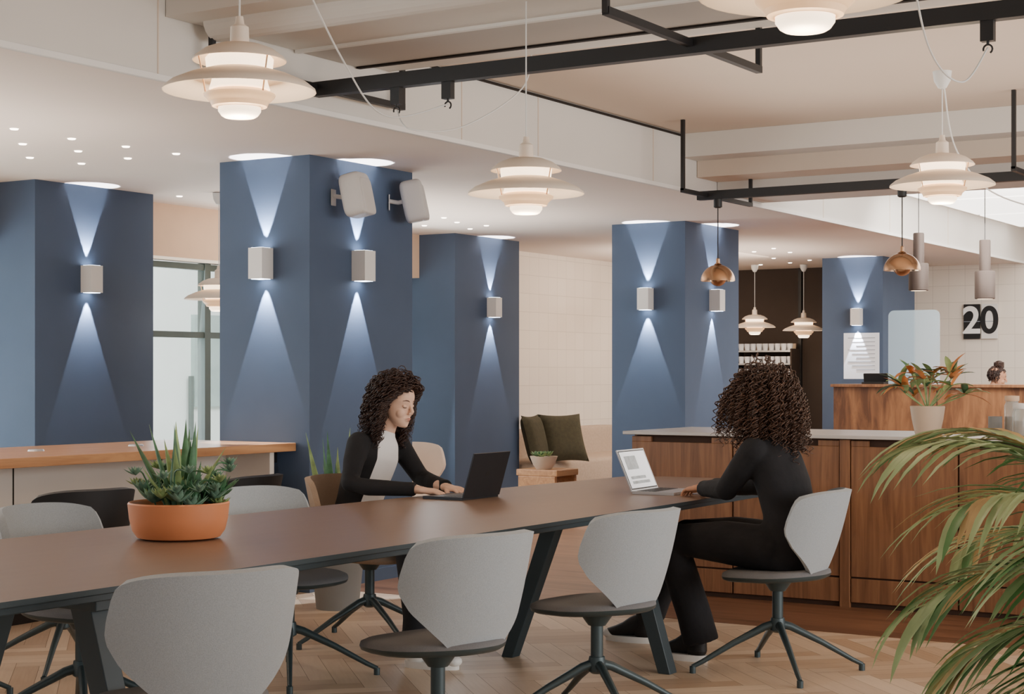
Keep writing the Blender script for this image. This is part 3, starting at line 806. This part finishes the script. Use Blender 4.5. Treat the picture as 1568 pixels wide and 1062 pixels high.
# ------------------------------------------------------------------ people
def xf(M,p): return M@V(p)
def make_head(root,M,skin):
    b=B(); M3=M.to_3x3()
    def E(c,r,e=1): b.sup(xf(M,c),r,skin,e,M=M3,nu=24,nv=14)
    prof=[(-.108,.016,.070,.030),(-.100,.030,.080,.010),(-.085,.042,.083,-.015),(-.065,.052,.082,-.045),(-.045,.058,.080,-.070),(-.020,.0635,.0795,-.088),(.005,.0675,.0790,-.098),(.025,.071,.0840,-.103),(.050,.0725,.082,-.104),(.075,.068,.070,-.096),(.095,.054,.048,-.078),(.108,.032,.020,-.048),(.112,.010,.0,-.02)]
    n=32; vs=[]
    for z,w,yf,yb in prof:
        cy=(yf+yb)/2; ry=(yf-yb)/2
        for j in range(n):
            q=2*math.pi*j/n; c,s_=math.cos(q),math.sin(q)
            vs.append(xf(M,(w*math.copysign(abs(c)**.88,c),cy+ry*s_,z)))
    fs=[(i*n+j,i*n+(j+1)%n,(i+1)*n+(j+1)%n,(i+1)*n+j) for i in range(len(prof)-1) for j in range(n)]+[tuple(range(n-1,-1,-1)),tuple((len(prof)-1)*n+j for j in range(n))]
    b.add(vs,fs,skin)
    for s_ in (1,-1):
        E((s_*.029,.050,-.036),(.025,.026,.030)); E((s_*.071,-.012,-.008),(.007,.015,.027)); E((s_*.0095,.092,-.031),(.0075,.008,.0065))
    b.tube([xf(M,p) for p in ((0,.078,.018),(0,.087,.0),(0,.099,-.020),(0,.093,-.034))],[.0085,.0085,.0105,.008],skin,12)
    E((0,.076,-.060),(.022,.015,.015)); E((0,.070,-.094),(.017,.015,.013))
    b.tube([xf(M,p) for p in ((0,-.015,-.06),(0,-.03,-.12),(0,-.05,-.21))],[.046,.046,.056],skin,20)
    remesh(b,'head',.0032,7,root)
    b=B()
    for s_ in (1,-1):
        b.tube([xf(M,(s_*x,y,z)) for x,y,z in ((.014,.0830,.026),(.024,.0820,.031),(.036,.0760,.032),(.048,.0665,.027))],[.0012,.0024,.0022,.0008],M_brow,8)
        b.sup(xf(M,(s_*.0305,.0685,.002)),(.0135,.0090,.0090),skin,M=M3,nu=16,nv=10)
        b.tube([xf(M,(s_*x,y,z)) for x,y,z in ((.018,.0750,-.002),(.025,.0773,-.0050),(.034,.0762,-.0055),(.043,.070,-.001))],[.0006,.0013,.0014,.0007],M_dark,8)
    b.tube([xf(M,p) for p in ((-.020,.083,-.060),(-.007,.0905,-.0565),(0,.0905,-.058),(.007,.0905,-.0565),(.020,.083,-.060))],[.0008,.0032,.003,.0032,.0008],M_lips,8)
    b.tube([xf(M,p) for p in ((-.017,.083,-.063),(0,.0890,-.0665),(.017,.083,-.063))],[.0008,.0038,.0008],M_lips,8)
    b.obj('face_features',parent=root)
def hair(root,M,n,length,outw,grav,cR,pitch,sR,mt,seed,mask,seg=26,part=0.0,name='hair',torso=True,ns=4,jit=.05,sep=.0,clear=True):
    rr=random.Random(seed); b=B(); Mi=M.inverted(); g=(Mi.to_3x3()@V((0,0,-1))).normalized()
    C=V((0,-.012,.03)); ER=V((.078,.098,.089))
    made=0
    while made<n:
        z=rr.uniform(-.6,1); a=rr.uniform(0,2*math.pi); q=math.sqrt(max(0,1-z*z)); dr=V((q*math.cos(a),q*math.sin(a),z))
        if not mask(dr): continue
        made+=1
        p=C+V((dr.x*ER.x,dr.y*ER.y,dr.z*ER.z))*.97
        tang=(g-dr*g.dot(dr))
        d=dr*outw+tang*.5+V((math.copysign(part,dr.x),0,0))
        if dr.y>.1: d+=V((math.copysign(.6,dr.x),-.5 if clear else -.15,0))
        d.normalize(); st=length*(.72+.42*rr.random())/seg
        lay=sep*rr.random()
        out=[];ph0=rr.random()*6.28; cr=cR*(.6+.8*rr.random()); pt=pitch*(.8+.4*rr.random()); s_=0
        w=d.orthogonal().normalized(); drift=V((rr.uniform(-1,1),rr.uniform(-1,1),0))*jit
        for i in range(seg+1):
            w=(w-d*w.dot(d)); w=w.normalized() if w.length>1e-5 else d.orthogonal().normalized(); w2=d.cross(w)
            ph=ph0+s_/pt*6.283; k=min(1,i/4)
            out.append(p+(w*math.cos(ph)+w2*math.sin(ph))*cr*k)
            p=p+d*st; s_+=st
            d=(d+g*grav*(.5+i/seg)+drift).normalized()
            e=V(((p.x-C.x)/ER.x,(p.y-C.y)/ER.y,(p.z-C.z)/ER.z)); lim=1.05+lay
            if e.length<lim:
                e=e.normalized()*lim; p=C+V((e.x*ER.x,e.y*ER.y,e.z*ER.z))
            if clear and p.z<.085:
                p.y=min(p.y,.006+max(0,p.z)*.75)
            if p.y>.030 and p.z<.075 and abs(p.x)<.064: p.x=math.copysign(.066,p.x if abs(p.x)>.001 else dr.x); 
            if torso:
                T=V((0,-.06,-.32)); TR=V((.19,.125,.15)); e=V(((p.x-T.x)/TR.x,(p.y-T.y)/TR.y,(p.z-T.z)/TR.z))
                if e.length<1.0: e=e.normalized()*1.02; p=T+V((e.x*TR.x,e.y*TR.y,e.z*TR.z))
            if p.z<-.05:
                rr2=math.hypot(p.x,p.y+.04); lm=.062+lay*.1
                if rr2<lm and rr2>1e-5: p.x*=lm/rr2; p.y=-.04+(p.y+.04)*lm/rr2
        pts=[xf(M,q_) for q_ in out]
        b.tube(pts,[sR*(1-.6*(i/seg)**3) for i in range(seg+1)],mt,ns)
    nu,nv=28,16; vs=[];keep=[]
    for i in range(nv+1):
        ph=-math.pi/2+math.pi*i/nv
        for j in range(nu):
            th=2*math.pi*j/nu; dr=V((math.cos(ph)*math.cos(th),math.cos(ph)*math.sin(th),math.sin(ph)))
            keep.append(mask(dr)); vs.append(xf(M,C+V((dr.x*ER.x,dr.y*ER.y,dr.z*ER.z))*1.0))
    fs=[]
    for i in range(nv):
        for j in range(nu):
            f=(i*nu+j,i*nu+(j+1)%nu,(i+1)*nu+(j+1)%nu,(i+1)*nu+j)
            if all(keep[x] for x in f): fs.append(f)
    b.add(vs,fs,mt)
    b.obj(name,parent=root,ang=180)
def make_hand(root,wrist,d,up,skin,left=False,curl=.35,name='hand'):
    d=V(d).normalized(); up=V(up); up=(up-d*up.dot(d)).normalized(); x=d.cross(up)
    M=Matrix((( x.x,d.x,up.x,wrist[0]),(x.y,d.y,up.y,wrist[1]),(x.z,d.z,up.z,wrist[2]),(0,0,0,1)))
    s_=1 if left else -1
    b=B(); M3=M.to_3x3()
    b.sup(xf(M,(0,.048,0)),(.038,.048,.014),skin,.7,M=M3); b.sup(xf(M,(0,.02,0)),(.028,.03,.016),skin,.9,M=M3)
    b.tube([xf(M,(0,-.09,0)),xf(M,(0,-.03,0)),xf(M,(0,.015,0))],[(.031,.027),(.027,.021),(.027,.018)],skin,14,side=x)
    for i,(fx,fl) in enumerate(((.029,.070),(.0098,.079),(-.0098,.074),(-.0285,.058))):
        fx*=s_; p=V((fx*.92,.078,.001)); ang=-.05; pts=[p.copy()]; rad=[.0088]
        spread=fx*2.2
        for k,(f,cu) in enumerate(((.45,curl*.7),(.30,curl*1.3),(.25,curl))):
            ang-=cu
            for h_ in range(2):
                p=p+V((math.sin(spread)*math.cos(ang),math.cos(spread)*math.cos(ang),math.sin(ang)))*fl*f/2; pts.append(p.copy()); rad.append(.0082-.0006*(k*2+h_)*.8)
        b.tube([xf(M,(fx*.8,.045,0))]+[xf(M,q) for q in pts],[.009]+rad,skin,10); b.sup(xf(M,pts[-1]),(.0056,.0056,.0056),skin,nu=10,nv=6)
    T=[(s_*.018,.012,-.004),(s_*.036,.035,-.010),(s_*.048,.060,-.016),(s_*.050,.082,-.020)]
    b.tube([xf(M,p) for p in T],[.013,.012,.0095,.007],skin,10); b.sup(xf(M,T[-1]),(.0068,.0068,.0068),skin,nu=10,nv=6)
    return remesh(b,name,.0026,3,root)
def make_shoe(root,heel,yaw,up_mat,sole_mat,high=False,name='shoe',L_=.26):
    M=Matrix.Translation(heel)@Matrix.Rotation(yaw,4,'Z')
    b=B(); n=28
    def ring(z,k):
        o=[]
        for j in range(n):
            q=2*math.pi*j/n
            c,s_=math.cos(q),math.sin(q); yy=L_*(.5+.5*s_)-.02
            w=.034+.013*math.sin(math.pi*min(1,max(0,(yy+.02)/L_))**1.3)
            e=.75; o.append(xf(M,(w*k*math.copysign(abs(c)**e,c),yy,z)))
        return o
    rs=[ring(0,1),ring(.012,1.04),ring(.030,1.04)]
    vs=sum(rs,[]); fs=[(i*n+j,i*n+(j+1)%n,(i+1)*n+(j+1)%n,(i+1)*n+j) for i in range(2) for j in range(n)]+[tuple(range(n-1,-1,-1)),tuple(2*n+j for j in range(n))]
    b.add(vs,fs,sole_mat)
    P=[(0,L_-.035,.040),(0,L_-.08,.048),(0,L_*.52,.060),(0,L_*.34,.078),(0,.045,.095)]
    rad=[(.030,.020),(.042,.028),(.041,.036),(.038,.048),(.036,.050)]
    b.tube([xf(M,p) for p in P],rad,up_mat,16,side=M.to_3x3()@V((1,0,0)))
    b.sup(xf(M,(0,L_-.045,.036)),(.038,.036,.024),sole_mat if high else up_mat,.9,M=M.to_3x3())
    b.sup(xf(M,(0,.035,.06)),(.036,.048,.045),up_mat,.8,M=M.to_3x3())
    b.tube([xf(M,(0,.03,.05)),xf(M,(0,.03,.13 if not high else .16))],[(.038,.045),(.036,.042)],up_mat,16,side=M.to_3x3()@V((1,0,0)))
    for k in range(5):
        y=L_*(.42+.06*k); z=.094-.008*k-.004
        b.tube([xf(M,(-.022,y,z-.006)),xf(M,(0,y,z+.006)),xf(M,(.022,y,z-.006))],.003,sole_mat if high else M_shoew,6)
    b.obj(name,parent=root)

def body(root,spine,arms,legs,mt,vox=.0085,name='clothed_body',sm=7):
    b=B()
    b.tube([p for p,_ in spine],[r for _,r in spine],mt,28,side=(1,0,0))
    p,r=spine[0]; b.sup(p,(r[0],r[1],.10),mt)
    for chain in arms+legs:
        b.tube([p for p,_ in chain],[r for _,r in chain],mt,18)
        for p,r in chain[:-1]:
            rr=r if not isinstance(r,tuple) else min(r); b.sup(p,(rr*.99,)*3,mt,nu=14,nv=9)
    return remesh(b,name,vox,sm,root)

W1=empty('seated_woman',(0,0,0))
def tee_mat():
    m=M_bclo.copy(); m.name='cardigan_and_tee'; nt=m.node_tree; bs=nt.nodes['Principled BSDF']
    lk=[l for l in nt.links if l.to_socket==bs.inputs['Base Color']][0]; src=lk.from_socket
    tc=N(nt,'ShaderNodeTexCoord'); sp=N(nt,'ShaderNodeSeparateXYZ'); L(nt,tc.outputs['Object'],sp.inputs[0])
    def mth(op,a,b_=None,c=None):
        n=N(nt,'ShaderNodeMath',operation=op)
        for i,x in enumerate((a,b_,c)):
            if x is None: continue
            if isinstance(x,(int,float)): n.inputs[i].default_value=x
            else: L(nt,x,n.inputs[i])
        return n.outputs[0]
    x,y,z=sp.outputs[0],sp.outputs[1],sp.outputs[2]
    ax=mth('ABSOLUTE',mth('SUBTRACT',x,6.575)); wz=mth('MULTIPLY_ADD',z,-.10,.180)
    f=mth('LESS_THAN',ax,wz)
    yl=mth('MULTIPLY_ADD',z,-.37,5.225)
    f=mth('MULTIPLY',f,mth('LESS_THAN',y,yl)); f=mth('MULTIPLY',f,mth('GREATER_THAN',z,.60)); f=mth('MULTIPLY',f,mth('LESS_THAN',z,1.045)); f=mth('MULTIPLY',f,mth('GREATER_THAN',y,4.69))
    mx=N(nt,'ShaderNodeMix',data_type='RGBA'); L(nt,f,mx.inputs[0]); L(nt,src,mx.inputs[6]); mx.inputs[7].default_value=lin((232,232,234))+(1,)
    L(nt,mx.outputs[2],bs.inputs['Base Color']); return m
M_w1=tee_mat()
spine=[((6.55,5.00,.50),(.165,.125)),((6.55,5.00,.58),(.155,.12)),((6.555,4.985,.70),(.135,.100)),((6.565,4.95,.82),(.150,.105)),((6.575,4.91,.93),(.165,.105)),((6.585,4.885,1.00),(.125,.085)),((6.59,4.868,1.035),(.070,.062)),((6.592,4.86,1.055),(.058,.056))]
armR=[((6.43,4.895,.985),.060),((6.375,4.885,.90),.052),((6.33,4.87,.80),.046),((6.345,4.78,.782),.042),((6.41,4.60,.776),.035),((6.425,4.555,.775),.036)]
armL=[((6.74,4.895,.985),.060),((6.80,4.87,.90),.052),((6.84,4.82,.805),.046),((6.80,4.73,.785),.042),((6.68,4.57,.776),.035),((6.655,4.535,.775),.036)]
legR=[((6.46,4.98,.545),.095),((6.38,4.74,.56),.085),((6.28,4.50,.545),.066),((6.22,4.44,.42),.060),((6.14,4.36,.22),.052),((6.10,4.335,.11),.056)]
legL=[((6.65,4.98,.545),.095),((6.60,4.74,.56),.085),((6.52,4.54,.545),.066),((6.44,4.50,.42),.060),((6.30,4.45,.22),.052),((6.24,4.44,.11),.056)]
body(W1,spine,[armR,armL],[legR,legL],M_w1)
M1=Matrix.Translation((6.60,4.79,1.180))@Matrix.Rotation(math.pi+.0,4,'Z')@Matrix.Rotation(-.24,4,'X')
make_head(W1,M1,M_skin)
hair(W1,M1,950,.225,.30,.26,.011,.052,.0025,M_hair1,1,lambda d: not(d.y>.22 and d.z<.56) and not (d.y>.0 and d.z<-.05),seg=34,part=.25,jit=.035,sep=.36)
make_hand(W1,(6.435,4.535,.772),(.25,-1,-.08),(0,0,1),M_skin,left=False)
make_hand(W1,(6.645,4.515,.772),(-.35,-1,-.08),(0,0,1),M_skin,left=True)
make_shoe(W1,(6.10,4.36,0),math.pi+.25,M_shoew,M_shoew); make_shoe(W1,(6.245,4.46,0),math.pi+.1,M_shoew,M_shoew)
settle(W1,(6.57,4.85,0))

W2=empty('seated_woman',(0,0,0))
spine=[((6.93,2.86,.50),(.175,.135)),((6.93,2.86,.58),(.165,.13)),((6.935,2.87,.70),(.145,.112)),((6.94,2.90,.82),(.160,.115)),((6.945,2.945,.93),(.172,.112)),((6.95,2.985,1.005),(.125,.085)),((6.955,3.005,1.035),(.072,.062)),((6.957,3.01,1.05),(.058,.056))]
armL2=[((6.80,2.985,.98),.064),((6.81,3.05,.90),.058),((6.875,3.15,.80),.052),((6.96,3.23,.795),.047),((7.07,3.34,.785),.040),((7.10,3.37,.783),.041)]
armR2=[((7.10,2.985,.98),.064),((7.17,3.06,.90),.058),((7.24,3.16,.80),.052),((7.26,3.26,.79),.047),((7.29,3.38,.783),.040),((7.295,3.41,.783),.041)]
legL2=[((6.84,2.92,.545),.105),((6.84,3.14,.565),.098),((6.85,3.38,.56),.080),((6.875,3.385,.42),.080),((6.91,3.33,.22),.080),((6.925,3.30,.09),.084)]
legR2=[((7.03,2.92,.545),.105),((7.08,3.2,.565),.096),((7.13,3.47,.555),.078),((7.17,3.55,.42),.075),((7.23,3.68,.24),.070),((7.255,3.73,.14),.070)]
body(W2,spine,[armL2,armR2],[legL2,legR2],M_bclo,name='clothed_body')
M2=Matrix.Translation((6.975,3.03,1.165))@Matrix.Rotation(.05,4,'Z')@Matrix.Rotation(-.22,4,'X')
make_head(W2,M2,M_skin2)
hair(W2,M2,760,.26,1.0,.18,.010,.036,.0030,M_hair2,2,lambda d: not(d.y>.45 and d.z<.5) and not (d.y>.2 and d.z<-.1),seg=44,part=0,jit=.03,sep=.42,clear=False)
make_hand(W2,(7.115,3.385,.782),(.45,1,-.10),(0,0,1),M_skin2,left=True)
make_hand(W2,(7.30,3.43,.780),(.0,1,-.10),(0,0,1),M_skin2,left=False)
make_shoe(W2,(6.925,3.29,0),-.1,M_dark,M_shoew,True); make_shoe(W2,(7.265,3.74,0),.05,M_dark,M_shoew,True)
settle(W2,(6.95,3.0,0))

W3=empty('receptionist',(0,0,0))
spine=[((18.3,5.12,.45),(.16,.13)),((18.3,5.12,.7),(.14,.11)),((18.3,5.12,.92),(.17,.115)),((18.3,5.12,1.05),(.12,.085)),((18.3,5.12,1.14),(.055,.055))]
ar=[[((18.3,5.12+s_*.17,1.03),.058),((18.22,5.12+s_*.24,.9),.05),((18.1,5.12+s_*.24,.78),.045),((17.9,5.12+s_*.15,.77),.035)] for s_ in (1,-1)]
lg=[[((18.3,5.12+s_*.09,.47),.09),((17.95,5.12+s_*.1,.5),.075),((17.9,5.12+s_*.1,.25),.055),((17.9,5.12+s_*.1,.06),.05)] for s_ in (1,-1)]
b=B(); b.tube([p for p,_ in spine],[r for _,r in spine],M_bclo,24,side=(0,1,0))
for ch in ar+lg:
    b.tube([p for p,_ in ch],[r for _,r in ch],M_bclo,14)
    for p,r_ in ch: b.sup(p,(r_,)*3,M_bclo,nu=12,nv=8)
remesh(b,'clothed_body',.012,6,W3)
M3_=Matrix.Translation((18.28,5.12,1.285))@Matrix.Rotation(math.pi/2+1.9,4,'Z')@Matrix.Rotation(-.2,4,'X')
make_head(W3,M3_,M_skin2)
hair(W3,M3_,200,.045,.05,.2,.001,.05,.005,M_hair1,4,lambda d: not(d.y>.35 and d.z<.55),seg=6,part=0,torso=False)
b=B(); b.sup((18.32,5.12,1.425),(.055,.055,.048),M_hair1)
for k in range(14):
    a=k*.45; b.tube([(18.32+.048*math.cos(a+t),5.12+.048*math.sin(a+t),1.40+.025*t) for t in (0,.5,1,1.5,2)],.009,M_hair1,6)
b.obj('hair_bun',parent=W3)
settle(W3,(18.3,5.12,0))
b=B(); b.box((-.24,-.24,.30),(.24,.24,.335),M_blackfab); b.cyl((0,0,.05),(0,0,.3),.03,M_black)
for k in range(5):
    a=k*1.2566; b.tube([(0,0,.09),(.28*math.cos(a),.28*math.sin(a),.03)],.018,M_black,8)
b.box((.2,-.2,.5),(.24,.2,.9),M_blackfab); b.box((.22,-.03,.32),(.25,.03,.55),M_black)
b.obj('desk_chair',(18.32,5.12,0),bevel=.01,smooth=False)

# ------------------------------------------------------------------ lights
w=bpy.data.worlds.new('world'); scene.world=w; w.use_nodes=True
bg=w.node_tree.nodes['Background']; bg.inputs[0].default_value=(.98,.985,1.0,1); bg.inputs[1].default_value=.85
def area(name,loc,target,sx,sy,e,col):
    l=bpy.data.lights.new(name,'AREA'); l.shape='RECTANGLE'; l.size=sx; l.size_y=sy; l.energy=e; l.color=col
    o=bpy.data.objects.new(name,l); COL.objects.link(o); o.location=loc
    o.rotation_euler=(V(target)-V(loc)).to_track_quat('-Z','Y').to_euler(); return o
area('daylight_side_windows',(7,-5.5,1.9),(8,3,.8),9,2.4,520,(1,.98,.95))
area('daylight_back_windows_a',(11,9.3,1.4),(10,6,1.0),3.6,1.8,95,(.85,.95,1))
area('daylight_back_windows_b',(4,9.3,1.4),(5,6,1.0),7,1.8,165,(.85,.95,1))
area('lounge_fill',(16.2,7.4,2.6),(16.2,9,.8),2.5,.6,60,(1,.82,.64))  # added lamp without a ceiling fitting, brightens the lounge
area('reception_lighting',(15.5,3.5,2.9),(17.5,4.5,1),3,2,180,(1,.96,.9))
area('kitchen_lighting',(17.0,8.3,2.6),(19,8,1.2),1,1,18,(1,.85,.68))
area('ceiling_fill_a',(4.2,7.5,1.9),(4.2,7.5,3),4.4,2.2,58,(1,.88,.77))  # added fill facing up, no cove here; brightens the low ceiling
area('ceiling_fill_b',(10.9,7.9,1.9),(10.9,7.9,3),2.6,1.6,38,(1,.88,.77))  # second added fill, lifts the low ceiling between the columns
area('ceiling_fill_c',(16.2,7.6,2.0),(16.2,7.6,3),1.8,2,30,(1,.88,.77))  # added ceiling fill at the lounge end, not a fitting
area('ceiling_fill_d',(8.8,2.5,2.3),(8.8,2.5,3),3,4,36,(1,.87,.75))  # added fill for the upper ceiling, no fixture behind it
area('facade_fill',(8,10.2,5),(9,15,1.5),16,3,2100,(.95,1,1))  # added lamp that brightens the facade outside the windows
